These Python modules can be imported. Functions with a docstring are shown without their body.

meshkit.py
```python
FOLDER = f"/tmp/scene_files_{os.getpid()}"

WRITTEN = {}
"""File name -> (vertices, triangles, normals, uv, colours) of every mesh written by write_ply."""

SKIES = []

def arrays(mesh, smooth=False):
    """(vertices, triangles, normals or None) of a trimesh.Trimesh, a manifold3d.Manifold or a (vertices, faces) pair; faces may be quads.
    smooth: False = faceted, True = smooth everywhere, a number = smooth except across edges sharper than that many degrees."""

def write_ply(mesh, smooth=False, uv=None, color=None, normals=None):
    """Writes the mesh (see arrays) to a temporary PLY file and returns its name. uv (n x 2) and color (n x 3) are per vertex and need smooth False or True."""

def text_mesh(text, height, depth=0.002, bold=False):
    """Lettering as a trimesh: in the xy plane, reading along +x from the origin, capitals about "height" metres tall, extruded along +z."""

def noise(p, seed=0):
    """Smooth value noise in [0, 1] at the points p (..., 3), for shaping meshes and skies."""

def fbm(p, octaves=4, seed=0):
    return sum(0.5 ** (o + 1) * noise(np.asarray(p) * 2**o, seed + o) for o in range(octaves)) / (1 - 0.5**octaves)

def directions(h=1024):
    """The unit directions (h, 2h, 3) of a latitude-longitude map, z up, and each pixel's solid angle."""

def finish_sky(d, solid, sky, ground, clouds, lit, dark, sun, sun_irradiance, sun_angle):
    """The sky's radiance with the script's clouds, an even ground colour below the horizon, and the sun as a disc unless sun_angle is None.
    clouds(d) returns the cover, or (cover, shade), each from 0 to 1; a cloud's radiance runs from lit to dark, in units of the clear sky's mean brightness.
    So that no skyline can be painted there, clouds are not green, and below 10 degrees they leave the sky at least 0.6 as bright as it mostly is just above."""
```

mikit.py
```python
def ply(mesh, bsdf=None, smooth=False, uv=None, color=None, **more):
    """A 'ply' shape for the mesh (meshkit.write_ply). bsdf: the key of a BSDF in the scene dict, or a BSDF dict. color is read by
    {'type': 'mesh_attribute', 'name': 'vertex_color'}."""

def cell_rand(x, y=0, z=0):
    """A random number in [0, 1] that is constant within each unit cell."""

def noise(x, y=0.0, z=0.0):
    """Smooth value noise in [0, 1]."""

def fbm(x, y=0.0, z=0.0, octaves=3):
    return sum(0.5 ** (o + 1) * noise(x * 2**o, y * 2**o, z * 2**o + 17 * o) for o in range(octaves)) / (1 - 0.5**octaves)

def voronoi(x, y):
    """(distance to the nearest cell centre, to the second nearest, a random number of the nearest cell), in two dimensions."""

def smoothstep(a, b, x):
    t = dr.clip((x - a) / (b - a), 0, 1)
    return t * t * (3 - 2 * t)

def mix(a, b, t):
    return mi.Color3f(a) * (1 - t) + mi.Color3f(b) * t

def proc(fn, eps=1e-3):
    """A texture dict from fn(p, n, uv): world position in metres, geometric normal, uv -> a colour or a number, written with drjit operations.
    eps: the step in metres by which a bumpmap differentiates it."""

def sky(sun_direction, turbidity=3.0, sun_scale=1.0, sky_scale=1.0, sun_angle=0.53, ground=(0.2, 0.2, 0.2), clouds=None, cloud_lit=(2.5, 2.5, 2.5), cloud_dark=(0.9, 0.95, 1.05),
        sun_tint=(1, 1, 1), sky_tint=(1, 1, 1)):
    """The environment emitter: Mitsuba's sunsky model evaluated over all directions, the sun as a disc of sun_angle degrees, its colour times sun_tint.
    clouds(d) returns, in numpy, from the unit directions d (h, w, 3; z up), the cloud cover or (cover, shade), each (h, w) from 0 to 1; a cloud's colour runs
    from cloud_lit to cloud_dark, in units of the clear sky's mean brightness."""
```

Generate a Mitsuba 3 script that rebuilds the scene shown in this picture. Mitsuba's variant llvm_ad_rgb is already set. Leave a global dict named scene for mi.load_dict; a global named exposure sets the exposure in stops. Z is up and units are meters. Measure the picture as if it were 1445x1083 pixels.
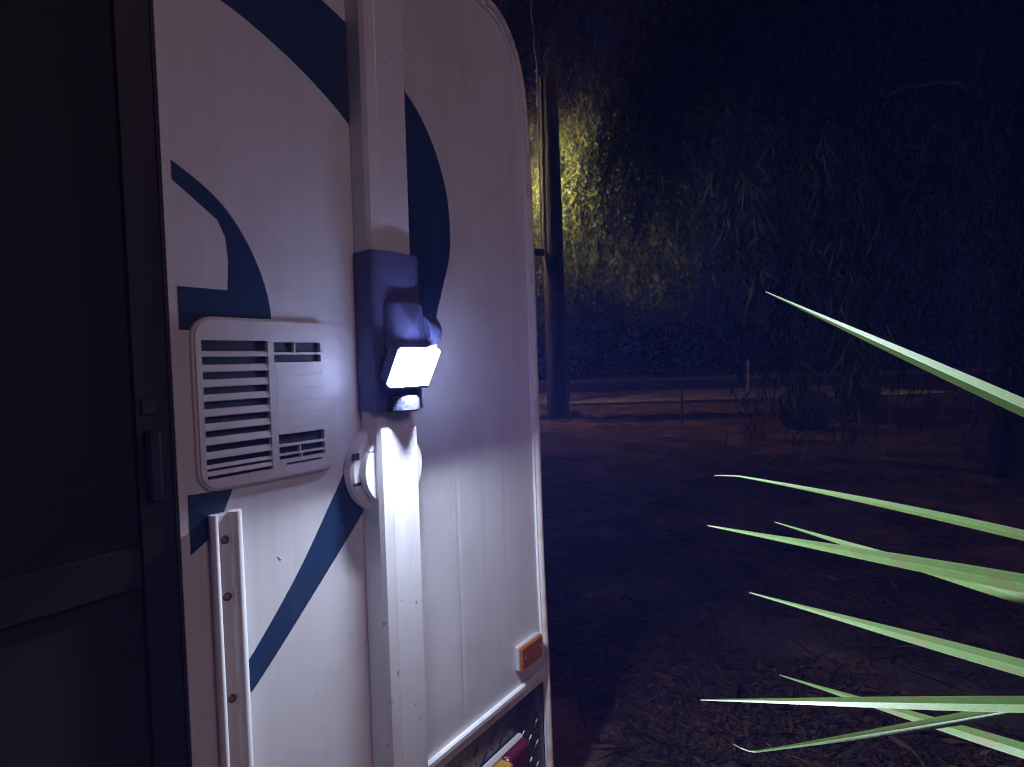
import math
import numpy as np, trimesh, mitsuba as mi, mikit
import drjit as dr
from shapely.geometry import Polygon, LineString, box as sbox
from mikit import proc, noise, fbm, smoothstep, mix
T = mi.ScalarTransform4f
scene, labels = {}, {}

# ------------------------------------------------------------------ camera, sky, exposure
EYE = np.array([0, 0, 1.3])
PITCH, ROLL = math.radians(2.2), math.radians(1.6)
FW = np.array([0, math.cos(PITCH), -math.sin(PITCH)])
UP = math.cos(ROLL) * np.cross([1, 0, 0], FW) + math.sin(ROLL) * np.array([1, 0, 0])
scene['camera'] = {'type': 'perspective', 'fov': 85.48, 'fov_axis': 'x', 'near_clip': 0.05, 'far_clip': 500.0,
                   'to_world': T().look_at(origin=EYE.tolist(), target=(EYE + FW).tolist(), up=UP.tolist())}
# a night sky: faint blue glow, and a broad warm glow of the camp lights behind the photographer
scene['night_sky'] = mikit.sky((.62, -.62, .50), turbidity=3, sun_scale=0.31, sky_scale=0.13, sun_angle=16,
                               sun_tint=(1.34, 1.05, 1.72), sky_tint=(.42, .36, 1.25), ground=(.02, .02, .03))
scene['night_sky']['sampling_weight'] = 2.5
exposure = 0.0
LED_RADIANCE = 1450.0
ADDED_RIM_GLOW = 150.0  # radiance of the glowing rim added round the panel

# ------------------------------------------------------------------ the caravan side's own frame: s along it, o out of it, z up
ANG = math.radians(36.946)
D = np.array([math.sin(ANG), math.cos(ANG), 0]); N = np.array([math.cos(ANG), -math.sin(ANG), 0]); Z = np.array([0, 0, 1.0])
W0 = np.array([-0.44173, 0.85, 0])
M4 = np.eye(4); M4[:3, 0] = D; M4[:3, 1] = Z; M4[:3, 2] = N; M4[:3, 3] = W0      # local (s, z, o)
def W(s, o, z): return W0 + D * s + N * o + Z * z
def place(m):
    m = m.copy(); m.apply_transform(M4); return m

# ------------------------------------------------------------------ mesh helpers
def cham(a, b, c=0.0):
    """a box from corner a to corner b with its edges chamfered by c"""
    a, b = np.minimum(a, b).astype(float), np.maximum(a, b).astype(float)
    c = min(c, 0.45 * (b - a).min())
    if c <= 0:
        return trimesh.creation.box(bounds=[a, b])
    pts = []
    for k in range(3):
        lo, hi = a + c, b - c
        lo[k], hi[k] = a[k], b[k]
        pts += [[x, y, z] for x in (lo[0], hi[0]) for y in (lo[1], hi[1]) for z in (lo[2], hi[2])]
    return trimesh.convex.convex_hull(np.array(pts))
def wbox(s, z, o, c=0.0): return place(cham([s[0], z[0], o[0]], [s[1], z[1], o[1]], c))
def prism(poly, o0, o1):
    gs = getattr(poly, 'geoms', [poly])
    m = trimesh.util.concatenate([trimesh.creation.extrude_polygon(g, o1 - o0, engine='earcut') for g in gs])
    m.apply_translation([0, 0, o0]); return place(m)
def tube(pts, r, n=8, cap=True):
    pts = np.asarray(pts, float); r = np.broadcast_to(np.asarray(r, float), len(pts))
    t = np.gradient(pts, axis=0); t /= np.linalg.norm(t, axis=1, keepdims=True) + 1e-12
    ref = np.array([0, 0, 1.0]) if abs(t[:, 2]).mean() < .8 else np.array([1.0, 0, 0])
    a = np.cross(t, ref); a /= np.linalg.norm(a, axis=1, keepdims=True) + 1e-12
    b = np.cross(t, a); ang = np.arange(n) * 2 * math.pi / n
    v = (pts[:, None] + r[:, None, None] * (np.cos(ang)[None, :, None] * a[:, None] + np.sin(ang)[None, :, None] * b[:, None])).reshape(-1, 3)
    f = []
    for i in range(len(pts) - 1):
        for k in range(n):
            p, q = i * n + k, i * n + (k + 1) % n
            f += [[p, q, q + n], [p, q + n, p + n]]
    if cap:
        v = np.vstack([v, pts[0], pts[-1]]); e = len(v)
        for k in range(n):
            f += [[(k + 1) % n, k, e - 2], [(len(pts) - 1) * n + k, (len(pts) - 1) * n + (k + 1) % n, e - 1]]
    m = trimesh.Trimesh(v, f, process=False); m.fix_normals(); return m
def lathe(prof, axis_o, axis, n=40):
    """revolve (radius, height) pairs about an axis through axis_o (world)"""
    m = trimesh.creation.revolve(np.array(prof, float), sections=n)
    m.apply_transform(trimesh.geometry.align_vectors([0, 0, 1], axis)); m.apply_translation(axis_o); return m
def smooth_path(pts, n=60, closed=False):
    from scipy.interpolate import splprep, splev
    pts = np.asarray(pts, float)
    tck, _ = splprep(pts.T, s=0, k=min(3, len(pts) - 1)); return np.array(splev(np.linspace(0, 1, n), tck)).T

# ------------------------------------------------------------------ entries
def key(k):
    if k not in scene: return k
    i = 1
    while f'{k}_{i:03d}' in scene: i += 1
    return f'{k}_{i:03d}'
def obj(name, mesh, bsdf, parent=None, smooth=False, **kw):
    k = key(f'{parent}__{name}' if parent else name)
    scene[k] = mikit.ply(mesh, bsdf, smooth=smooth, **kw); return k
def tag(k, label=None, cat=None, group=None, kind=None):
    labels[k] = {a: b for a, b in (('label', label), ('category', cat), ('group', group), ('kind', kind)) if b}
    return k

# ------------------------------------------------------------------ materials
def rgb(*c): return {'type': 'rgb', 'value': list(c)}
def pr(col, rough=.5, **kw):
    return {'type': 'principled', 'base_color': rgb(*col) if isinstance(col, tuple) else col, 'roughness': rough, **kw}
def two(b): return {'type': 'twosided', 'bsdf': b}
def bump(b, fn, eps=1e-3): return {'type': 'bumpmap', 'tex': proc(fn, eps), 'scale': 1.0, 'bsdf': b}
def wall_coords(p):
    s = (p.x - float(W0[0])) * float(D[0]) + (p.y - float(W0[1])) * float(D[1]); return s, p.z
def wall_col(p, n, uv):
    s, z = wall_coords(p)
    streak = fbm(s * 60, z * 2.0, 3.1, 3); blot = fbm(s * 9, z * 7, 1.7, 3)
    runs = smoothstep(.62, .80, noise(s * 85, z * .7, 5.0)) * smoothstep(1.12, 1.02, z) * smoothstep(.62, .95, z)
    spots = smoothstep(.80, .86, noise(s * 170, z * 150, 9.0))
    c = mix((.66, .655, .665), (.55, .54, .545), smoothstep(.45, .8, streak) * .3)
    c = mix(c, (.56, .545, .53), smoothstep(.5, .75, blot) * .5)
    c = mix(c, (.47, .45, .43), runs * .16)
    # grime gathers above the belt moulding
    c = mix(c, (.40, .37, .33), smoothstep(.54, .455, z + .05 * (streak - .5)) * .38)
    return mix(c, (.36, .33, .3), spots * .16 * smoothstep(.45, .65, blot))
def wall_h(p, n, uv):
    s, z = wall_coords(p)
    # gentle waves of the sheet metal, one pressed crease
    return .0016 * fbm(s * 6, z * 4.5, 0, 2) + .00006 * fbm(s * 160, z * 160, 0, 2) - .0007 * dr.exp(-dr.square((s - .515 + .004 * (noise(z * 3.0) - .5)) / .004))
scene['mat_wall'] = bump(pr(proc(wall_col), .42, specular=.45), wall_h)
def vinyl(p, n, uv):
    s, z = wall_coords(p)
    c = mix((.017, .042, .105), (.022, .046, .11), fbm(s * 5, z * 5))
    return mix(c, (.05, .07, .12), smoothstep(.6, .85, fbm(s * 40, z * 9, 2.0)) * .25)
scene['mat_stripe'] = pr(proc(vinyl), .38)
def white_paint(p, n, uv):
    q = fbm(p.x * 30 + p.y * 20, p.y * 30, p.z * 5, 3)
    chip = smoothstep(.90, .93, noise(p.x * 95, p.y * 95, p.z * 60)) * smoothstep(.5, .62, noise(p.x * 9, p.y * 9, p.z * 6))
    return mix(mix((.72, .72, .73), (.60, .59, .58), smoothstep(.5, .8, q) * .6), (.22, .2, .18), chip * .7)
scene['mat_arm'] = pr(proc(white_paint), .36)
scene['mat_vent'] = pr((.62, .60, .57), .5)
scene['mat_hole'] = pr((.02, .02, .035), .7)
scene['mat_trim_white'] = pr(proc(white_paint), .3)
def cream(p, n, uv): return mix((.68, .62, .53), (.50, .45, .38), smoothstep(.4, .8, fbm(p.x * 25, p.y * 25, p.z * 25)))
scene['mat_trim_cream'] = pr(proc(cream), .45)
def holder_col(p, n, uv): return mix((.075, .08, .17), (.10, .105, .21), noise(p.x * 300, p.y * 300, p.z * 300))
scene['mat_black_plastic'] = pr(proc(holder_col), .6, specular=.2)
def foam_col(p, n, uv): return mix((.012, .013, .024), (.05, .054, .085), smoothstep(.3, .75, fbm(p.x * 420, p.y * 420, p.z * 420, 2)))
scene['mat_foam'] = bump(pr(proc(foam_col), .9, specular=.02), lambda p, n, uv: .0012 * fbm(p.x * 420, p.y * 420, p.z * 420, 2), 3e-4)
scene['mat_clear_tab'] = {'type': 'principledthin', 'base_color': rgb(.3, .3, .32), 'roughness': .8, 'eta': 1.01, 'diff_trans': 1.4, 'spec_trans': 0.0}
scene['mat_tread'] = bump(pr(proc(lambda p, n, uv: mix((.20, .20, .225), (.11, .105, .11), smoothstep(.35, .75, fbm(p.x * 18, p.y * 18, p.z * 18, 3)))), .34, metallic=.85),
                          lambda p, n, uv: .0006 * fbm(p.x * 60, p.y * 60, p.z * 60, 2))
scene['mat_lozenge'] = pr((.19, .19, .21), .36, metallic=.85)
scene['mat_amber'] = pr(proc(lambda p, n, uv: mix((.34, .095, .018), (.26, .06, .014), fbm(p.x * 60, p.y * 60, p.z * 25))), .22, clearcoat=.6)
scene['mat_amber_lens'] = bump(pr((.36, .17, .02), .16, clearcoat=1.0), lambda p, n, uv: (.0003) * dr.abs(dr.sin(p.z * 900)) * dr.abs(dr.sin((p.x + p.y) * 700)), 3e-4)
scene['mat_red_lens'] = bump(pr((.075, .005, .016), .18, clearcoat=1.0), lambda p, n, uv: .0006 * dr.abs(dr.sin(p.z * 900)), 3e-4)
scene['mat_grey_plastic'] = pr((.40, .385, .38), .5)
scene['mat_screw'] = pr((.55, .53, .5), .35, metallic=.9)
scene['mat_rust'] = pr((.12, .075, .05), .7)
scene['mat_door_frame'] = pr((.018, .018, .02), .45)
scene['mat_mesh'] = bump(pr((.008, .008, .009), .6), lambda p, n, uv: .0005 * dr.abs(dr.sin(p.z * 1500)), 3e-4)
def ground_col(p, n, uv):
    a = fbm(p.x * 1.1, p.y * 1.1, 0, 4); b = fbm(p.x * 7, p.y * 7, 2.0, 4); c = noise(p.x * 60, p.y * 60)
    col = mix((.045, .032, .028), (.12, .058, .038), smoothstep(.4, .68, a * .6 + b * .4))
    col = mix(col, (.020, .018, .02), smoothstep(.5, .7, fbm(p.x * 2.3 + 9, p.y * 2.3, 4, 3)) * .8)
    return col * (.7 + .6 * c)
scene['mat_ground'] = bump(pr(proc(ground_col), .95), lambda p, n, uv: .05 * fbm(p.x * 6, p.y * 6, 0, 4) + .012 * fbm(p.x * 45, p.y * 45, 3.0, 3), 3e-3)
scene['mat_path'] = bump(pr(proc(lambda p, n, uv: mix((.21, .165, .135), (.13, .10, .085), fbm(p.x * 2, p.y * 2, 0, 4))), .9), lambda p, n, uv: .02 * fbm(p.x * 14, p.y * 14, 0, 3), 2e-3)
scene['mat_road'] = pr((.045, .045, .05), .8)
scene['mat_kerb'] = pr((.22, .2, .19), .9)
def bark(p, n, uv): return mix((.035, .027, .026), (.016, .013, .014), fbm(p.x * 14, p.y * 14, p.z * 1.2, 4))
scene['mat_bark'] = bump(pr(proc(bark), .9), lambda p, n, uv: .03 * fbm(p.x * 16, p.y * 16, p.z * 1.5, 3), 2e-3)
scene['mat_pole'] = bump(pr(proc(lambda p, n, uv: mix((.045, .038, .04), (.02, .018, .022), fbm(p.x * 22, p.y * 22, p.z * .9, 4))), .9), lambda p, n, uv: .03 * fbm(p.x * 26, p.y * 26, p.z * .8, 3), 2e-3)
scene['mat_conduit'] = pr((.55, .50, .42), .6)
scene['mat_leaf'] = two({'type': 'diffuse', 'reflectance': {'type': 'mesh_attribute', 'name': 'vertex_color'}})
scene['mat_rock'] = bump(pr(proc(lambda p, n, uv: mix((.02, .02, .024), (.035, .033, .036), fbm(p.x * 5, p.y * 5, p.z * 5))), .95), lambda p, n, uv: .03 * fbm(p.x * 9, p.y * 9, p.z * 9), 3e-3)
scene['mat_steel_post'] = pr((.06, .05, .05), .7)
scene['mat_marker_post'] = pr((.5, .38, .3), .8)

# ------------------------------------------------------------------ the caravan
EDGE = [(.8642, .10), (.8610, .22), (.856, .4401), (.8443, .7281), (.8385, 1.0276), (.8355, 1.3205), (.8325, 1.6086), (.8281, 1.7782), (.8236, 1.8895), (.815, 1.985), (.7963, 2.0648), (.7537, 2.1369), (.7116, 2.17), (.6624, 2.1803)]
edge = smooth_path(EDGE, 90)
outline = Polygon([(-2.6, .10)] + [tuple(p) for p in edge] + [(.55, 2.20), (.2, 2.235), (-.8, 2.26), (-2.6, 2.26)])
DOOR = sbox(-.72, .50, -.072, 2.08)
BELT = .43
upper = outline.intersection(sbox(-3, BELT, 2, 3)).difference(DOOR)
lower = outline.intersection(sbox(-3, 0, 2, BELT))
CV = 'caravan'
tag(CV, 'white caravan with blue swoosh graphics, vent and rounded corner filling the left half', 'caravan')
obj('wall', prism(upper, -.03, 0), 'mat_wall', CV)
obj('body', prism(outline.buffer(-.004).difference(DOOR), -2.0, -.032), 'mat_vent', CV)
obj('rear_step_skirt', prism(lower, -.03, -.002), 'mat_tread', CV)
labels[f'{CV}__rear_step_skirt'] = {'label': 'dull tread plate skirt below the belt moulding'}
# edge moulding: a flat white lip and a rounded outer bead
lip = outline.difference(outline.buffer(-.019)).intersection(sbox(.2, .1, 2, 3))
bead = outline.buffer(.004).difference(outline.buffer(-.0115)).intersection(sbox(.2, .1, 2, 3))
obj('edge_lip', prism(lip, 0, .006), 'mat_trim_white', CV)
pth = np.array([[x, z] for x, z in edge]); tn = np.gradient(pth, axis=0); tn /= np.linalg.norm(tn, axis=1, keepdims=True)
inw = np.stack([-tn[:, 1], tn[:, 0]], 1)
bp = pth + inw * .004
obj('edge_bead', tube(np.array([W(s, .004, z) for s, z in bp]), .0105, 12), 'mat_trim_cream', CV, smooth=40)
# belt moulding
obj('belt_moulding', wbox((-.03, .836), (BELT + .001, BELT + .0185), (.0002, .013), .004), 'mat_trim_white', CV)
obj('belt_moulding', wbox((-.03, .842), (BELT - .0185, BELT - .001), (.0005, .0105), .003), 'mat_trim_cream', CV)
# painted swoosh graphics: thin vinyl sheets
OUT = smooth_path([(-.06, 1.985), (.06, 1.975), (.191, 1.956), (.2549, 1.936), (.33, 1.903), (.3995, 1.8606), (.4346, 1.8292), (.4674, 1.7848), (.494, 1.7311), (.5103, 1.678), (.5168, 1.6217), (.5133, 1.5459), (.4922, 1.482), (.466, 1.41), (.428, 1.325), (.38, 1.235), (.325, 1.14), (.2581, 1.0328), (.2136, .983), (.1321, .898), (.0651, .829), (.02, .785)], 140)
INN = smooth_path([(.005, .825), (.0253, .8466), (.068, .897), (.1143, .957), (.1592, 1.0246), (.201, 1.0897), (.27, 1.2), (.325, 1.31), (.36, 1.41), (.37, 1.50), (.355, 1.59), (.315, 1.68), (.2564, 1.746), (.2264, 1.7702), (.1884, 1.7945), (.1441, 1.8191), (.1026, 1.8375), (.0638, 1.8524), (.0275, 1.863), (-.06, 1.88)], 140)
swoosh = Polygon(list(map(tuple, OUT)) + list(map(tuple, INN))).buffer(0).intersection(upper)
obj('stripe', prism(swoosh, -.0005, .0007), 'mat_stripe', CV)
arc = smooth_path([(-.06, 1.602), (-.02, 1.578), (.0127, 1.5501), (.0333, 1.5231), (.052, 1.49), (.0662, 1.456), (.0768, 1.418), (.0812, 1.379)], 40)
small = Polygon(list(map(tuple, arc)) + [(.0812, 1.36), (-.06, 1.36), (-.06, 1.4229), (.0121, 1.4229), (.0152, 1.47), (.0125, 1.503), (.002, 1.528), (-.06, 1.575)]).buffer(0).intersection(upper)
obj('stripe', prism(small, -.0005, .0007), 'mat_stripe', CV)
wedge = Polygon([(-.06, 1.119), (.0053, 1.116), (.0008, 1.1055), (-.012, 1.078), (-.03, 1.05), (-.06, 1.03)]).intersection(upper)
obj('stripe', prism(wedge, -.0005, .0007), 'mat_stripe', CV)
# tiny scratch / dent marks
obj('scratch', prism(Polygon([(.0735, .987), (.0785, .980), (.0795, .981), (.0745, .988)]), 0, .0006), 'mat_rust', CV)

# vent with two banks of louvres
VT = CV + '__vent'
vo = sbox(-.044, 1.122, .1885, 1.3768).buffer(-.028).buffer(.028)
holes = [sbox(-.036, 1.137, .0665, 1.3455)]
holes += [sbox(.0765, 1.327, .163, 1.3438), sbox(.0765, 1.3105, .163, 1.3232)]
holes += [sbox(.0785, 1.1745, .1645, 1.1915), sbox(.0785, 1.1590, .1645, 1.1705), sbox(.0785, 1.1490, .1645, 1.1560), sbox(.0905, 1.1395, .159, 1.1432)]
face = vo
for h in holes: face = face.difference(h)
obj('surround', prism(face, .002, .012), 'mat_vent', VT)
obj('flange', prism(vo.buffer(.004).difference(vo.buffer(-.006)), .0008, .0075), 'mat_vent', VT)
obj('back', wbox((-.040, .168), (1.133, 1.348), (.0012, .0028)), 'mat_hole', VT)
def slat(s0, s1, zt, zb, tilt=.004):
    q = np.array([[0, zt, .0085], [0, zb, .0118], [0, zb - .0012, .0105], [0, zt - .001, .0045], [0, zt + .0006, .005]])
    pts = np.array([[s, z, o] for s in (s0, s1) for _, z, o in q]); return place(trimesh.convex.convex_hull(pts))
for zt, zb in [(1.3288, 1.3216), (1.3086, 1.2990), (1.2865, 1.2764), (1.2642, 1.2551), (1.2424, 1.2325), (1.2206, 1.2113), (1.1998, 1.1900), (1.1780, 1.1690), (1.1585, 1.1545), (1.1490, 1.1435)]:
    obj('slat', slat(-.036, .0665, zt, zb), 'mat_vent', VT)
zs = [1.3095, 1.2880, 1.2667, 1.2450, 1.2235, 1.2015, 1.1922]
for z1, z0 in zip(zs[:-1], zs[1:]):
    obj('blank_strip', wbox((.0785, .1665), (z0 + .0007, z1 - .0007), (.0105, .0124), .0005), 'mat_vent', VT)
for s_, z0, z1 in ((.1135, 1.3272, 1.3436), (.1165, 1.1592, 1.1703), (.119, 1.1492, 1.1558), (.0025, 1.1440, 1.1484)):
    obj('divider', wbox((s_, s_ + .0022), (z0, z1), (.003, .0108)), 'mat_vent', VT)

# made-up security screen entry, keeps the far left dark
DR = CV + '__added_door'
obj('frame', prism(sbox(-.716, .505, -.076, 2.075).difference(sbox(-.66, .56, -.118, 2.02)), -.030, -.006), 'mat_door_frame', DR)
obj('mesh_panel', wbox((-.665, -.113), (.555, 2.025), (-.028, -.022)), 'mat_mesh', DR)
obj('mid_rail', wbox((-.66, -.118), (1.00, 1.06), (-.029, -.010), .003), 'mat_door_frame', DR)
obj('lock', wbox((-.113, -.093), (1.24, 1.265), (-.008, -.002), .002), 'mat_door_frame', DR)
obj('seal', wbox((-.0765, -.0725), (.505, 2.075), (-.028, -.001)), 'mat_hole', DR)
obj('handle', wbox((-.112, -.094), (1.12, 1.22), (-.008, .012), .004), 'mat_door_frame', DR)
labels[DR] = {'label': 'made up dark security screen entry left of the vent'}

# amber side marker and tail lamp
MK = CV + '__side_marker'
obj('base', wbox((.7135, .8145), (.4925, .5585), (.0003, .013), .003), 'mat_grey_plastic', MK)
obj('lens', wbox((.7148, .8135), (.4940, .5572), (.0125, .023), .004), 'mat_amber', MK)
for s_ in (.730, .802):
    obj('screw', lathe([(0, 0), (.0034, 0), (.003, .0016), (0, .002)], W(s_, .0228, .527), N, 14), 'mat_screw', MK)
labels[MK] = {'label': 'amber side marker above the belt moulding'}
TL = CV + '__tail_lamp'
obj('base', wbox((.505, .722), (.185, .3265), (-.0018, .017), .005), 'mat_grey_plastic', TL)
def lens(s0, s1, z0, z1, o0, o1, r):
    sph = trimesh.creation.icosphere(subdivisions=3, radius=r).vertices
    front = [sph + [x, z, o1 - r] for x in (s0 + r, s1 - r) for z in (z0 + r, z1 - r)]
    return place(trimesh.convex.convex_hull(np.vstack([cham([s0, z0, o0], [s1, z1, o0 + .004], .001).vertices] + front)))
obj('red_lens', lens(.625, .7165, .19, .3235, .0172, .042, .013), 'mat_red_lens', TL, smooth=40)
obj('amber_lens', lens(.510, .640, .19, .3165, .0172, .052, .017), 'mat_amber_lens', TL, smooth=40)
labels[TL] = {'label': 'red and amber tail lamp on the tread plate'}
# raised lozenges of the tread plate, and the few bolts
rng = np.random.default_rng(5)
i = 0
for a in range(30):
    for b in range(30):
        s_ = .40 + a * .031; z_ = .12 + b * .031
        if not (.41 < s_ < .842 and .125 < z_ < .398): continue
        if .500 < s_ < .727 and z_ < .332: continue
        if (s_ < .5 and z_ < .33): continue
        th = math.radians(45 if (a + b) % 2 else -45) + rng.normal(0, .03)
        L_, w_ = .0145, .0032
        c_, n_ = np.array([math.cos(th), math.sin(th)]), np.array([-math.sin(th), math.cos(th)])
        ctr = np.array([s_, z_])
        ring = [ctr + c_ * L_, ctr + n_ * w_, ctr - c_ * L_, ctr - n_ * w_]
        pts = [[*p, -.0025] for p in ring] + [[*(ctr + (p - ctr) * .6), .0004] for p in ring]
        if outline.buffer(-.02).contains(Polygon(ring)):
            obj('lozenge', place(trimesh.convex.convex_hull(np.array(pts))), 'mat_lozenge', CV + '__rear_step_skirt')

# vertical side rail low on the left
RL = CV + '__side_rail'
obj('channel', prism(sbox(-.034, .10, -.004, 1.083), .0005, .017), 'mat_arm', RL)
obj('lip', tube([W(-.001, .017, .10), W(-.001, .017, 1.0), W(-.001, .017, 1.086)], .0095, 14), 'mat_arm', RL, smooth=40)
obj('lip', tube([W(-.033, .017, .10), W(-.033, .017, 1.0), W(-.033, .017, 1.086)], .006, 12), 'mat_arm', RL, smooth=40)
for z_ in (1.045, .958, .801):
    obj('bolt', lathe([(0, 0), (.0065, 0), (.006, .003), (.003, .0045), (0, .0045)], W(-.0185, .0168, z_), N, 12), 'mat_rust', RL)

# awning arm with its round bracket
AA = CV + '__awning_arm'
def arm_profile(s0, s1, o1, ch, bev):
    return Polygon([(s0, .002), (s0, o1 - .012), (s0 + .006, o1 - .004), (s0 + bev, o1 - .001), (s0 + bev + .003, o1), (s1 - .004, o1), (s1, o1 - .005), (s1, .002)])
def vprism(poly, z0, z1):
    m = trimesh.creation.extrude_polygon(poly, z1 - z0, engine='earcut'); m.apply_translation([0, 0, z0])
    R = np.eye(4); R[:3, 0] = D; R[:3, 1] = N; R[:3, 3] = W0; m.apply_transform(R); return m
import manifold3d as m3
def to_m3(m): return m3.Manifold(m3.Mesh(np.asarray(m.vertices, np.float32), np.asarray(m.faces, np.uint32)))
def from_m3(m):
    q = m.to_mesh(); return trimesh.Trimesh(q.vert_properties[:, :3], q.tri_verts, process=True)
outer = vprism(arm_profile(.249, .3425, .060, .004, .0235), .10, 1.185)
outer.merge_vertices()
notch_c = trimesh.creation.cylinder(radius=.052, height=.06, sections=64)
notch_c.apply_transform(trimesh.geometry.align_vectors([0, 0, 1], N)); notch_c.apply_translation(W(.309, .060, 1.2195))
leg = from_m3(to_m3(outer) - to_m3(notch_c))
obj('outer_leg', leg, 'mat_arm', AA)
obj('inner_leg', vprism(arm_profile(.252, .3400, .0440, .003, .02), .9, 2.24), 'mat_arm', AA)
obj('upper_cover', vprism(arm_profile(.2515, .3505, .050, .004, .025), 1.515, 2.235), 'mat_arm', AA)
BR = AA + '__bracket'
C_ = lambda o: W(.297, o, 1.1035)
obj('bracket', lathe([(.0, .0008), (.0855, .0008), (.089, .004), (.089, .020), (.083, .025), (0, .025)], C_(0), N, 64), 'mat_arm', AA, smooth=35)
capd = trimesh.creation.cylinder(radius=.0705, height=.017, sections=72); capd.apply_transform(trimesh.geometry.align_vectors([0, 0, 1], N)); capd.apply_translation(C_(.0337))
slot = trimesh.creation.box(bounds=[[.19, 1.1405, .031], [.262, 1.1425, .06]]); slot = place(slot)
obj('bracket_cap', from_m3(to_m3(capd) - to_m3(slot)), 'mat_arm', AA, smooth=35)
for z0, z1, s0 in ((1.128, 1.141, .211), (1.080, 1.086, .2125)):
    obj('bracket_shade_pad', wbox((s0, s0 + .016), (z0, z1), (.0240, .0257)), 'mat_hole', AA)  # thin dark pads, shade of notches put into their colour

# ------------------------------------------------------------------ the LED lamp clamped on the arm
LP = 'work_lamp'
tag(LP, 'black clamp-on floodlight with glowing white square panel on the awning arm', 'lamp')
t_ = math.radians(29.4)
PC = W(.299, .105, 1.2938)
NV = math.cos(t_) * N - math.sin(t_) * Z; VV = -math.cos(t_) * Z - math.sin(t_) * N
R_ = np.eye(4); R_[:3, 0] = D; R_[:3, 1] = -VV; R_[:3, 2] = NV; R_[:3, 3] = PC      # local: x along the caravan, y up the panel, z out
def lamp(m):
    m = m.copy(); m.apply_transform(R_); return m
hw, hh = .047, .0365
plate = sbox(-hw, -hh, hw, hh).buffer(-.005).buffer(.005)
led = trimesh.creation.extrude_polygon(plate, .0012, engine='earcut'); led.apply_translation([0, 0, -.0012])
led.update_faces(led.face_normals[:, 2] > .9)          # only the front of the panel shines
k = obj('led_panel', lamp(led), 'mat_vent', LP)
scene[k]['emitter'] = {'type': 'area', 'radiance': rgb(LED_RADIANCE * .86, LED_RADIANCE * .96, LED_RADIANCE * 1.20), 'sampling_weight': 6.0}
labels[k] = {'label': 'glowing white square LED panel'}
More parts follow.
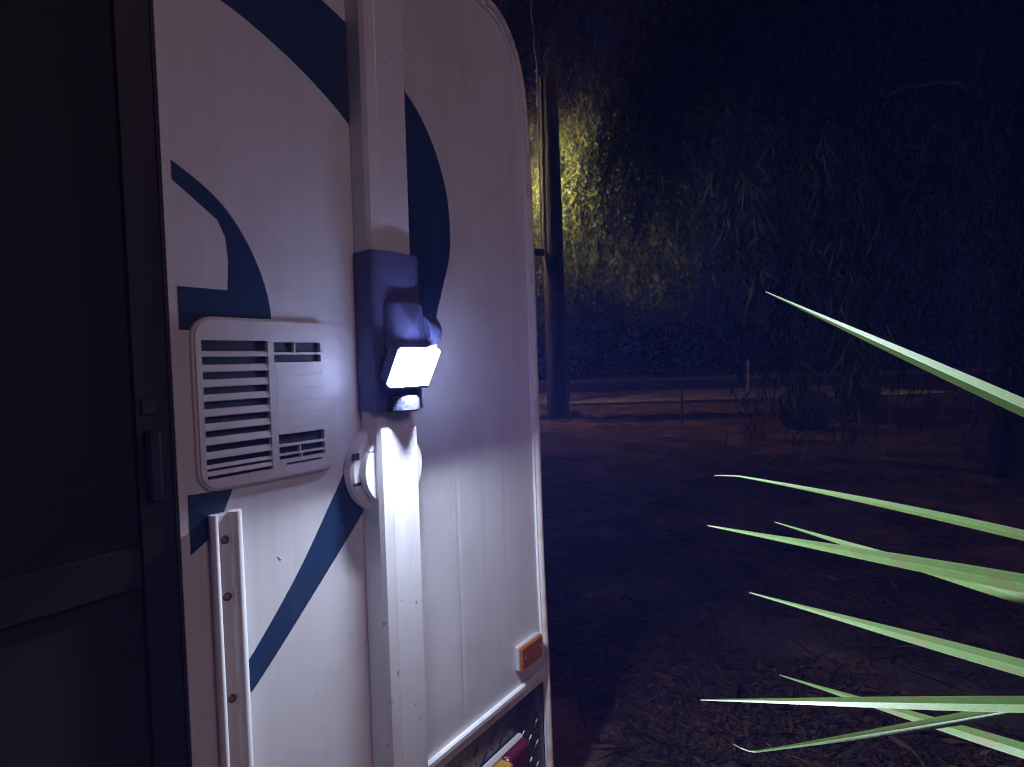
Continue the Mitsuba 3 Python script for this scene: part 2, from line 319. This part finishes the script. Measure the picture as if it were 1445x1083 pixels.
bez = sbox(-hw + .001, -hh - .003, hw - .001, hh - .001).buffer(-.007).buffer(.007)
bz = trimesh.creation.extrude_polygon(bez, .026, engine='earcut'); bz.apply_translation([0, 0, -.0335])
obj('housing', lamp(bz), 'mat_black_plastic', LP)
ec = np.array(plate.buffer(.0026).exterior.coords)[:-1]
if not Polygon(ec).exterior.is_ccw: ec = ec[::-1]
k0 = int(np.argmin(ec[:, 1] * 1e3 - ec[:, 0])); ec = np.roll(ec, -k0, 0)          # starts at the lower right corner
ec = ec[ec[:, 1] > -hh + .0005]; ne = len(ec)
ev = np.vstack([np.c_[ec, np.full(ne, -.0072)], np.c_[ec, np.full(ne, .0006)], np.c_[ec * [.957, .946], np.full(ne, .0006)]])
ef = []
for a_ in range(ne - 1):
    b_ = a_ + 1; ef += [[a_, b_, ne + b_], [a_, ne + b_, ne + a_], [ne + a_, ne + b_, 2 * ne + b_], [ne + a_, 2 * ne + b_, 2 * ne + a_]]
lipm = trimesh.Trimesh(ev, ef, process=False)
k = obj('added_glow_rim', lamp(lipm), 'mat_vent', LP)  # added glowing rim, throws bluish light on the sleeve and wall
scene[k]['emitter'] = {'type': 'area', 'radiance': rgb(ADDED_RIM_GLOW * .56, ADDED_RIM_GLOW * .66, ADDED_RIM_GLOW * 1.2), 'sampling_weight': 1.5}
foot = trimesh.creation.box(bounds=[[-hw - .001, -hh - .0050, -.010], [hw + .001, -hh - .0003, .0040]])
obj('added_light_lip', lamp(foot), 'mat_black_plastic', LP)  # lip added to soften where the lamp light starts on the wall
# clamp sleeve round the arm, rounded in front
th = np.linspace(math.pi * .96, math.pi * .04, 20)
sl = [(.2475, .003)] + [(.3065 + .061 * math.cos(a), .046 + .0205 * math.sin(a)) for a in th] + [(.3655, .003)]
sleeve = vprism(Polygon(sl), 1.2145, 1.512)
obj('clamp_sleeve', sleeve, 'mat_black_plastic', LP, smooth=35)
# hood and swivel barrel behind the panel
def blob(items):
    return trimesh.convex.convex_hull(np.vstack([trimesh.creation.icosphere(subdivisions=3, radius=r).vertices + np.array([x, z, o]) for x, o, z, r in items]))
hood = blob([(.285, .066, 1.335, .022), (.338, .066, 1.335, .022), (.287, .060, 1.405, .022), (.334, .060, 1.405, .022), (.31, .068, 1.37, .026)])
hood = hood.subdivide().subdivide(); trimesh.smoothing.filter_laplacian(hood, iterations=12)
obj('hood', place(hood), 'mat_black_plastic', LP, smooth=True)
obj('swivel_knob', lathe([(0, 0), (.030, 0), (.034, .006), (.034, .024), (.028, .032), (0, .034)], W(.345, .072, 1.365), D, 40), 'mat_black_plastic', LP, smooth=40)
obj('sensor_collar', lathe([(0, .0), (.035, .0), (.0385, .003), (.0385, .022), (.035, .028), (.028, .0315), (0, .032)], W(.304, .052, 1.2135), Z, 48), 'mat_foam', LP, smooth=45)
labels[f'{LP}__sensor_collar'] = {'label': 'grey grainy collar below the glowing panel'}
# small translucent tabs at the top of the panel
def ear(x, y, rx, ry, rot):
    a = np.linspace(0, 2 * math.pi, 25)[:-1]
    e = trimesh.creation.extrude_polygon(Polygon(np.stack([rx * np.cos(a), ry * np.sin(a)], 1)), .0008, engine='earcut')
    e.apply_transform(trimesh.transformations.rotation_matrix(rot, [0, 0, 1])); e.apply_transform(trimesh.transformations.rotation_matrix(.7, [1, 0, 0]))
    e.apply_translation([x, y, .010]); return lamp(e)
obj('clear_tab', trimesh.util.concatenate([ear(.010, hh + .0135, .0068, .0118, -.45), ear(-.014, hh + .008, .0075, .0034, .35), ear(-.004, hh + .0095, .006, .0024, .9)]), 'mat_clear_tab', LP, smooth=True)
labels[f'{LP}__clear_tab'] = {'label': 'small bright tabs on the top edge of the glowing panel'}

# ------------------------------------------------------------------ ground, path, road
def grid(x0, x1, y0, y1, n, m, z, amp, sc, seed):
    from meshkit import fbm as nf
    x, y = np.meshgrid(np.linspace(x0, x1, n), np.linspace(y0, y1, m))
    zz = z + amp * (nf(np.stack([x * sc, y * sc, 0 * x], -1), 3, seed) - .5)
    v = np.stack([x, y, zz], -1).reshape(-1, 3)
    i = (np.arange(m - 1)[:, None] * n + np.arange(n - 1)).ravel()
    return trimesh.Trimesh(v, np.vstack([np.stack([i, i + 1, i + n + 1], 1), np.stack([i, i + n + 1, i + n], 1)]), process=False)
k = obj('ground', trimesh.util.concatenate([grid(-60, 120, -40, 140, 3, 3, -.05, 0, 1, 0), grid(-8, 22, -4, 30, 240, 260, 0, .09, 1.6, 4)]), 'mat_ground', smooth=True)
tag(k, 'dark bare earth scattered with dry leaf litter', 'ground', kind='structure')
k = obj('path', grid(-6, 13, 16.0, 21.5, 40, 20, .055, .03, .8, 8), 'mat_path', smooth=True)
tag(k, 'pale dirt path crossing behind the pole', 'path', kind='structure')
k = obj('road', grid(-40, 60, 33, 41, 3, 3, .03, 0, 1, 0), 'mat_road'); tag(k, 'dark road beyond the trees', 'road', kind='structure')
k = obj('kerb', trimesh.creation.box(bounds=[[-40, 32.7, -.05], [60, 33, .14]]), 'mat_kerb'); tag(k, 'kerb along the near side of the dark road', 'kerb', kind='structure')

# leaf litter: small curled leaves, one mass nobody could count
def leaves(p, d, nrm, L, w, col, cup=.25):
    """one folded leaf (4 triangles... two here) per row: base p, direction d, normal nrm"""
    side = np.cross(d, nrm); side /= np.linalg.norm(side, axis=1, keepdims=True) + 1e-9
    L, w = np.asarray(L)[:, None], np.asarray(w)[:, None]
    mid = p + d * L * .45 - nrm * w * cup
    v = np.stack([p, mid + side * w, p + d * L - nrm * L * .08, mid - side * w], 1).reshape(-1, 3)
    i = np.arange(len(p))[:, None] * 4
    f = np.vstack([i + [0, 1, 2], i + [0, 2, 3]])
    return trimesh.Trimesh(v, f, process=False), np.repeat(col, 4, 0)
def unit(v): return v / (np.linalg.norm(v, axis=-1, keepdims=True) + 1e-9)
from meshkit import fbm as nfbm
rng = np.random.default_rng(11)
n = 330000
r = rng.uniform(0, 1, n); Y = .4 + 17 * r ** 1.7; X = rng.uniform(-.2, 1.05, n) * Y * 1.0 + rng.normal(0, .1, n)
dens = nfbm(np.stack([X * 1.6, Y * 1.6, 0 * X], -1), 5, 3)
keep = dens + rng.normal(0, .05, n) > .50; X, Y = X[keep], Y[keep]; n = len(X)
zz = .09 * (nfbm(np.stack([X * 1.6, Y * 1.6, 0 * X], -1), 3, 4) - .5)
ang = rng.uniform(0, 6.3, n); d = unit(np.stack([np.cos(ang), np.sin(ang), rng.normal(.15, .3, n)], -1))
nr = unit(np.stack([rng.normal(0, .5, n), rng.normal(0, .5, n), np.ones(n)], -1))
base = np.array([[.085, .038, .026], [.058, .037, .027], [.10, .06, .035], [.03, .022, .02]])[rng.choice(4, n, p=[.28, .33, .09, .3])] * rng.uniform(.5, 1.3, (n, 1))
ll = np.exp(rng.normal(-3.75, .45, n)); lw = ll * rng.uniform(.05, .17, n)
tw = rng.uniform(0, 1, n) < .03; ll = np.where(tw, rng.uniform(.08, .3, n), ll); lw = np.where(tw, .0022, lw); d[tw, 2] *= .3
mm, cc = leaves(np.stack([X, Y, zz + .012], -1), d, nr, ll, lw, base)
tag(obj('leaf_litter', mm, 'mat_leaf', color=cc), 'dry brown leaf litter spread over the dark earth', 'leaf litter', kind='stuff')

# tufts of dry grass at the foot of the pole and along the verge
rng = np.random.default_rng(31)
ct = np.vstack([np.stack([1.04 + .42 * np.cos(a), 12.62 + .42 * np.sin(a), 0 * a], 1) for a in [rng.uniform(0, 6.3, 26)]] + [np.stack([rng.uniform(.6, 9, 170), rng.uniform(9.5, 15.8, 170), np.zeros(170)], 1)])
ct = np.repeat(ct, 26, 0) + rng.normal(0, .07, (len(ct) * 26, 3)) * [1, 1, 0]; n = len(ct)
ct[:, 2] = .09 * (nfbm(np.stack([ct[:, 0] * 1.6, ct[:, 1] * 1.6, 0 * ct[:, 0]], -1), 3, 4) - .5) - .01
d = unit(np.stack([rng.normal(0, .35, n), rng.normal(0, .35, n), np.ones(n)], -1))
mm, cc = leaves(ct, d, unit(np.cross(d, unit(rng.normal(0, 1, (n, 3))))), rng.uniform(.05, .2, n), rng.uniform(.002, .004, n), np.array([[.11, .085, .045]]) * rng.uniform(.5, 1.3, (n, 1)))
tag(obj('grass', mm, 'mat_leaf', color=cc), 'tufts of dry grass round the pole and along the verge', 'grass', kind='stuff')

# ------------------------------------------------------------------ timber pole with conduit, bracket and wire
PO = 'timber_pole'
tag(PO, 'thick dark timber pole with a pale conduit, standing beyond the caravan corner', 'pole')
zz = np.linspace(-.1, 7.6, 40)
obj('shaft', tube(np.stack([1.038 + 0 * zz - .006 * zz, 12.62 + 0 * zz, zz], 1), .25 - .006 * zz, 28), 'mat_pole', PO, smooth=40)
obj('conduit', tube([[.752, 12.50, 3.78], [.745, 12.5, 5.0], [.738, 12.5, 6.6], [.735, 12.5, 7.72]], .021, 10), 'mat_conduit', PO, smooth=40)
wz = np.linspace(7.7, 9.6, 24)
obj('wire', tube(np.stack([.735 - .06 * (wz - 7.7) + .012 * np.sin(wz * 9), 12.5 + 0 * wz, wz], 1), .009, 6), 'mat_conduit', PO)
obj('bracket_arm', trimesh.creation.box(bounds=[[-.35, 12.42, 3.66], [.80, 12.52, 3.80]]), 'mat_pole', PO)

# ------------------------------------------------------------------ street lamp beyond the caravan
SL = 'street_lamp'
tag(SL, 'yellow street lamp behind the caravan shining on the trees', 'street lamp')
LC = np.array([-1.25, 12.9, 5.9]); ld = unit(np.array([.74, .48, -.47]))
obj('post', tube([[-2.2, 12.4, -.1], [-2.2, 12.4, 3], [-2.2, 12.4, 6.2], [-2.0, 12.5, 6.32], [-1.35, 12.85, 6.1]], [.07, .06, .045, .04, .035], 12), 'mat_steel_post', SL, smooth=40)
hd = cham([-.16, -.1, -.16], [.16, .1, -.01], .03); Rl = trimesh.geometry.align_vectors([0, 0, 1], ld); Rl[:3, 3] = LC
hd.apply_transform(Rl); obj('head', hd, 'mat_steel_post', SL)
lens_ = trimesh.creation.box(bounds=[[-.12, -.08, -.004], [.12, .08, .004]]); lens_.apply_transform(Rl)
k = obj('lens', lens_, 'mat_vent', SL)
scene[k]['emitter'] = {'type': 'area', 'radiance': rgb(3600, 2300, 1000), 'sampling_weight': .7}

AIM = np.array([2.7, 15.0, 5.9]); SP = LC + ld * .05
scene['street_lamp_beam'] = {'type': 'spot', 'to_world': T().look_at(origin=SP.tolist(), target=AIM.tolist(), up=[0, 0, 1]), 'cutoff_angle': 36.0, 'beam_width': 4.0, 'intensity': rgb(560, 520, 215), 'sampling_weight': 1.6}

# ------------------------------------------------------------------ trees
def weeping(rng, starts, outs, Ls, per, leaf_len, leaf_w, col, curl=.45, wig=.06):
    """hanging strands of narrow leaves; returns mesh, colours"""
    n = len(starts); t = np.linspace(.04, 1, per)[None, :, None]
    ph = rng.uniform(0, 6.3, (n, 1, 2))
    L = Ls[:, None, None]
    p = starts[:, None] + outs[:, None] * (.45 * L * (1 - np.exp(-2.2 * t))) + np.array([0, 0, -1.0]) * (L * t ** 1.35)
    p = p + wig * L * np.concatenate([np.sin(3.1 * t + ph[:, :, :1]), np.sin(2.6 * t + ph[:, :, 1:]), 0 * t + 0 * ph[:, :, :1]], -1) * t
    p = p.reshape(-1, 3) + rng.normal(0, .015, (n * per, 3)); m = len(p)
    keep = rng.uniform(0, 1, m) < .9; p = p[keep]; m = len(p)
    ang = rng.uniform(0, 6.3, m); dn = rng.normal(-.9, .35, m)
    d = unit(np.stack([np.cos(ang) * curl * 1.6, np.sin(ang) * curl * 1.6, dn], -1))
    nr = unit(np.cross(d, unit(rng.normal(0, 1, (m, 3)))))
    tint = np.repeat(rng.uniform(.55, 1.25, n), per)[keep][:, None] * rng.uniform(.7, 1.3, (m, 1))
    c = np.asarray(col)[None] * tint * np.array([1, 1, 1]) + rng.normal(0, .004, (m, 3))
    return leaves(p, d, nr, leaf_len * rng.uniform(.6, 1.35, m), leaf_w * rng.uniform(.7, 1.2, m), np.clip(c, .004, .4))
def limb(a, b, r0, r1, sag, rng, n=9):
    t = np.linspace(0, 1, n)[:, None]; a, b = np.asarray(a, float), np.asarray(b, float)
    mid = np.array([0, 0, sag]) * 4 * t * (1 - t) + rng.normal(0, .018, (n, 3)) * np.sin(t * math.pi)
    return tube(a + (b - a) * t + mid, np.linspace(r0, r1, n), 8)
def tree(name, label, root, fork, tips, rt, starts, outs, Ls, per, ll, lw, col, rng, curl=.45, cat='tree', group=None):
    tag(name, label, cat, group)
    tr = tube(smooth_path([root, (np.array(root) * .6 + np.array(fork) * .4) + [.1, .05, 0], fork], 14), np.linspace(rt, rt * .7, 14), 14)
    obj('trunk', tr, 'mat_bark', name, smooth=50)
    for tp in tips: obj('limb', limb(fork, tp, rt * .55, .03, .4, rng), 'mat_bark', name, smooth=50)
    m, c = weeping(rng, starts, outs, Ls, per, ll, lw, col, curl)
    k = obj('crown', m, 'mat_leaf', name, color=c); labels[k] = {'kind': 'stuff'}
def crown_points(rng, n, c, R, zlo=-.2):
    u = unit(rng.normal(0, 1, (n, 3))); u[:, 2] = np.where(u[:, 2] < zlo, -u[:, 2], u[:, 2])
    rad = rng.uniform(.55, 1.0, (n, 1)) ** .6
    return np.asarray(c) + u * np.asarray(R) * rad, unit(u * [1, 1, .15]) 
# the big weeping tree on the right
rng = np.random.default_rng(21)
st, ou = crown_points(rng, 7500, (6.3, 10.2, 4.9), (4.5, 3.6, 5.0))
Ls = np.clip(rng.gamma(5, .34, len(st)), .5, 3.2)
Ls = np.minimum(Ls, np.maximum(st[:, 2] - rng.uniform(.5, 1.8, len(st)), .4))
tree('pepper_tree', 'large dark weeping pepper tree whose strands hang low at centre right', (6.4, 10.3, -.1), (6.2, 10.0, 2.6),
     [(4.4, 9.8, 6.6), (6.5, 9.4, 7.4), (8.6, 10.4, 6.6), (5.2, 11.6, 6.4), (7.2, 11.2, 7.4)], .34, st, ou, Ls, 34, .12, .009, (.042, .048, .04), rng)
# the tree behind the pole, its middle lit by the yellow lamp
rng = np.random.default_rng(22)
st, ou = crown_points(rng, 4600, (2.7, 16.6, 5.8), (2.7, 2.0, 3.4), -.7)
Ls = np.clip(rng.gamma(5, .17, len(st)), .3, 1.6)
tree('willow_tree', 'feathery tree behind the pole, its foliage lit yellow by a lamp', (1.42, 16.9, -.1), (1.42, 16.7, 2.3),
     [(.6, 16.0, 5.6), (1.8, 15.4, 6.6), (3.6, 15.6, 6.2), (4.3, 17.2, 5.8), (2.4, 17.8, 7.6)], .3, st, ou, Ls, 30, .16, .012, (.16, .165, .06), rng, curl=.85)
# the crown overhead between caravan and pole
rng = np.random.default_rng(23)
st, ou = crown_points(rng, 5200, (2.7, 15.2, 9.6), (3.6, 1.9, 3.0), -.8)
Ls = np.clip(rng.gamma(5, .26, len(st)), .4, 2.4); st[:, 2] = np.maximum(st[:, 2], 7.4)
Ls = np.minimum(Ls, np.maximum(st[:, 2] - rng.uniform(6.7, 7.6, len(st)), .3))
tree('gum_tree', 'dark weeping tree arching high above the pole', (-1.6, 16.4, -.1), (-1.2, 16.2, 5.0),
     [(1.0, 15.4, 9.0), (2.4, 15.6, 10.2), (4.0, 15.2, 9.6)], .26, st, ou, Ls, 28, .11, .009, (.055, .052, .04), rng)
# nearer drooping branch at the right edge
rng = np.random.default_rng(24)
tag('near_tree', 'nearer weeping tree with long grey green strands drooping at the right', 'tree')
k = 'near_tree'
obj('trunk', tube(smooth_path([(5.0, 5.6, -.1), (5.05, 5.5, 1.6), (4.8, 5.3, 3.2)], 14), np.linspace(.2, .13, 14), 12), 'mat_bark', k, smooth=50)
for tp in ((3.3, 4.9, 3.5), (4.2, 4.4, 3.8)): obj('limb', limb((4.8, 5.3, 3.2), tp, .06, .012, .3, rng), 'mat_bark', k, smooth=50)
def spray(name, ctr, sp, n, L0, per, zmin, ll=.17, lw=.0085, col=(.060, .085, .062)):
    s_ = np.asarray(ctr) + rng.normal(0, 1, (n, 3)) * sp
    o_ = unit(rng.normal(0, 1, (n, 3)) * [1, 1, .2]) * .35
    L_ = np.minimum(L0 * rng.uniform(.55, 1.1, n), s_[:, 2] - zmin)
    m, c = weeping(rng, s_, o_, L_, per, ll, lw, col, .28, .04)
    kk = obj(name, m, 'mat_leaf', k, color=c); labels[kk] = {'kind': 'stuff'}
spray('spray', (1.86, 4.5, 2.72), [.07, .1, .10], 16, .75, 12, 1.75, .27, .0125, (.20, .33, .22))  # leaf colour raised to stand in for lamp light missing here
spray('spray', (2.42, 4.6, 2.75), [.12, .2, .2], 44, 2.1, 34, .55, .22, .010, (.11, .17, .13))  # colour lifted in place of light here too, less strongly
spray('spray', (2.95, 4.7, 2.9), [.25, .25, .2], 60, 2.2, 40, .6)
spray('spray', (3.7, 4.6, 3.1), [.3, .25, .2], 60, 2.3, 40, .6)
# a dark belt of shrubs beyond the road
for i in range(9):
    rng = np.random.default_rng(40 + i)
    c = np.array([-7 + i * 5.2 + rng.uniform(-1, 1), 44 + rng.uniform(-2, 2), 1.6]); n = 1500
    u = unit(rng.normal(0, 1, (n, 3))); p = c + u * [3.6, 2.0, 2.3] * rng.uniform(.6, 1, (n, 1)); p[:, 2] = np.maximum(p[:, 2], .05)
    d = unit(u + rng.normal(0, .6, (n, 3))); m, cc = leaves(p, d, unit(np.cross(d, unit(rng.normal(0, 1, (n, 3))))), rng.uniform(.3, .6, n), rng.uniform(.08, .16, n), np.array([[.014, .016, .014]]) * rng.uniform(.6, 1.3, (n, 1)))
    kk = key('shrub'); tag(kk, 'dark shrub in the belt beyond the road', 'shrub', 'shrubs beyond the road')
    obj('foliage', m, 'mat_leaf', kk, color=cc); obj('stem', limb((c[0], c[1], -.1), (c[0] + .2, c[1], 2.6), .12, .04, 0, rng), 'mat_bark', kk)

# ------------------------------------------------------------------ small things on the ground
tag('stake', 'thin dark steel stake standing in front of the pale path', 'stake')
obj('rod', tube([[3.37, 10.99, -.1], [3.365, 10.99, .4], [3.37, 10.99, .74]], .022, 8), 'mat_steel_post', 'stake')
obj('cap', trimesh.creation.icosphere(subdivisions=2, radius=.03).apply_translation([3.37, 10.99, .75]), 'mat_steel_post', 'stake')
tag('marker_post', 'short pale marker post catching light under the weeping tree', 'post')
obj('shaft', cham([8.1, 19.1, -.1], [8.19, 19.19, 1.02], .012), 'mat_marker_post', 'marker_post')
obj('top', cham([8.085, 19.085, 1.02], [8.205, 19.205, 1.14], .02), 'mat_marker_post', 'marker_post')
from meshkit import fbm as nf2
bl = trimesh.creation.icosphere(subdivisions=5); dv = 1 + .16 * (nf2(bl.vertices * 1.6 + 5, 3, 2) - .5)
bl.vertices = bl.vertices * dv[:, None] * [.46, .42, .40]; bl.apply_translation([5.12, 9.7, .32])
tag(obj('boulder', bl, 'mat_rock', smooth=True), 'dark rounded boulder under the drooping strands at the right', 'boulder')

# ------------------------------------------------------------------ spiky plant reaching in from the right
YP = 'spiky_plant'
tag(YP, 'spiky plant with long pale green sword leaves reaching in from the right', 'plant')
def leaf_green(p, n, uv):
    vein = noise(uv.y * 34, uv.x * 3 + p.z * 4, 1.0); blot = fbm(p.x * 45, p.y * 45, p.z * 60, 3)
    c = mix((.048, .096, .020), (.098, .16, .048), .55 * vein + .45 * blot)
    c = mix(c, (.125, .175, .065), smoothstep(.07, .0, dr.abs(uv.y - .5)) * .6)                 # midrib
    c = mix(c, (.135, .14, .045), smoothstep(.40, .5, dr.abs(uv.y - .5)) * .7)                 # yellowed margins
    c = mix(c, (.11, .085, .035), smoothstep(.62, .74, noise(p.x * 60, p.y * 60, p.z * 60)) * .45)
    return mix(c, (.20, .13, .08), smoothstep(.945, .985, uv.x) * .95)
scene['mat_sword'] = two(pr(proc(leaf_green), .42))
def sword(tip, base, width, sag, hook=None, twist=0.0, n=44):
    tip, base = np.array(tip, float), np.array(base, float)
    t = np.linspace(0, 1, n); c = base + (tip - base) * t[:, None]
    c[:, 2] += sag * (4 * t * (1 - t)) * .5
    if hook is not None:
        w = np.clip((t - .93) / .07, 0, 1) ** 1.6; c += w[:, None] * np.asarray(hook)
    ax = unit(np.gradient(c, axis=0))
    side = unit(np.cross(ax, unit(np.array([[-.66, -.45, .40 + twist]])))); nor = unit(np.cross(side, ax))
    w = width * np.clip(1 - t, 0, 1) ** .8 * (.75 + .25 * np.sin(np.pi * np.clip(t * 1.2, 0, 1))) + .0007
    v = np.stack([c + side * w[:, None], c - nor * (w * .42)[:, None], c - side * w[:, None], c - nor * (w * .42 + .0012)[:, None]], 1).reshape(-1, 3)
    f = []
    for i in range(n - 1):
        for a_, b_ in ((0, 1), (1, 2), (2, 3), (3, 0)):
            p, q = i * 4 + a_, i * 4 + b_; f += [[p, q, q + 4], [p, q + 4, p + 4]]
    return trimesh.Trimesh(v, f, process=False), np.stack([np.repeat(t, 4), np.tile([0, .5, 1, .5], n)], 1)
LV = [([.459, 1.0, 1.414], [.66, .56, 1.172], .0125, .0, None), ([.368, .98, 1.092], [.661, .56, 1.07], .0075, .012, [-.012, 0, -.004]),
      ([.331, .95, 1.008], [.662, .56, 1.028], .0135, .0, None), ([.519, 1.1, .965], [.663, .56, .995], .011, .0, None),
      ([.415, .98, .875], [.664, .56, .925], .012, .0, None), ([.516, 1.08, .663], [.665, .56, .832], .011, .0, None),
      ([.305, .92, .718], [.664, .56, .925], .0105, .0, None), ([.366, .92, .621], [.663, .56, .95], .0085, -.006, [-.006, 0, .018])]
for tp, bs, w_, sg, hk in LV:
    m, uv = sword(tp, bs, w_, sg, hk); obj('leaf', m, 'mat_sword', YP, uv=uv)
stem = np.array([[.70, .50, -.1], [.705, .52, .4], [.685, .545, .8], [.68, .55, 1.2]])
obj('stem', tube(smooth_path(stem, 14), np.linspace(.035, .024, 14), 12), 'mat_bark', YP, smooth=50)
rng = np.random.default_rng(77)
for i in range(22):
    a = rng.uniform(-2.2, .55); z = rng.uniform(.75, 1.2); b = np.array([.682, .545, z])
    dirv = np.array([math.cos(a), math.sin(a), rng.uniform(.0, .8)]); m, uv = sword(b + dirv * rng.uniform(.4, .6), b, .012, .03, None)
    obj('leaf', m, 'mat_sword', YP, uv=uv)

# ------------------------------------------------------------------ bluish medium added to imitate lens glow around the lamp
scene['added_glow_medium'] = {'type': 'homogeneous', 'albedo': rgb(.04, .06, .31), 'sigma_t': .024}
scene['added_glow_veil'] = {'type': 'cube', 'to_world': T().translate([30, 50, 5.4]).scale([92, 92, 6.7]), 'bsdf': {'type': 'null'}, 'interior': {'type': 'ref', 'id': 'added_glow_medium'}}
labels['added_glow_veil'] = {'label': 'thin bluish veil added to imitate lens glow around the lamp', 'kind': 'stuff'}
scene['camera']['medium'] = {'type': 'ref', 'id': 'added_glow_medium'}
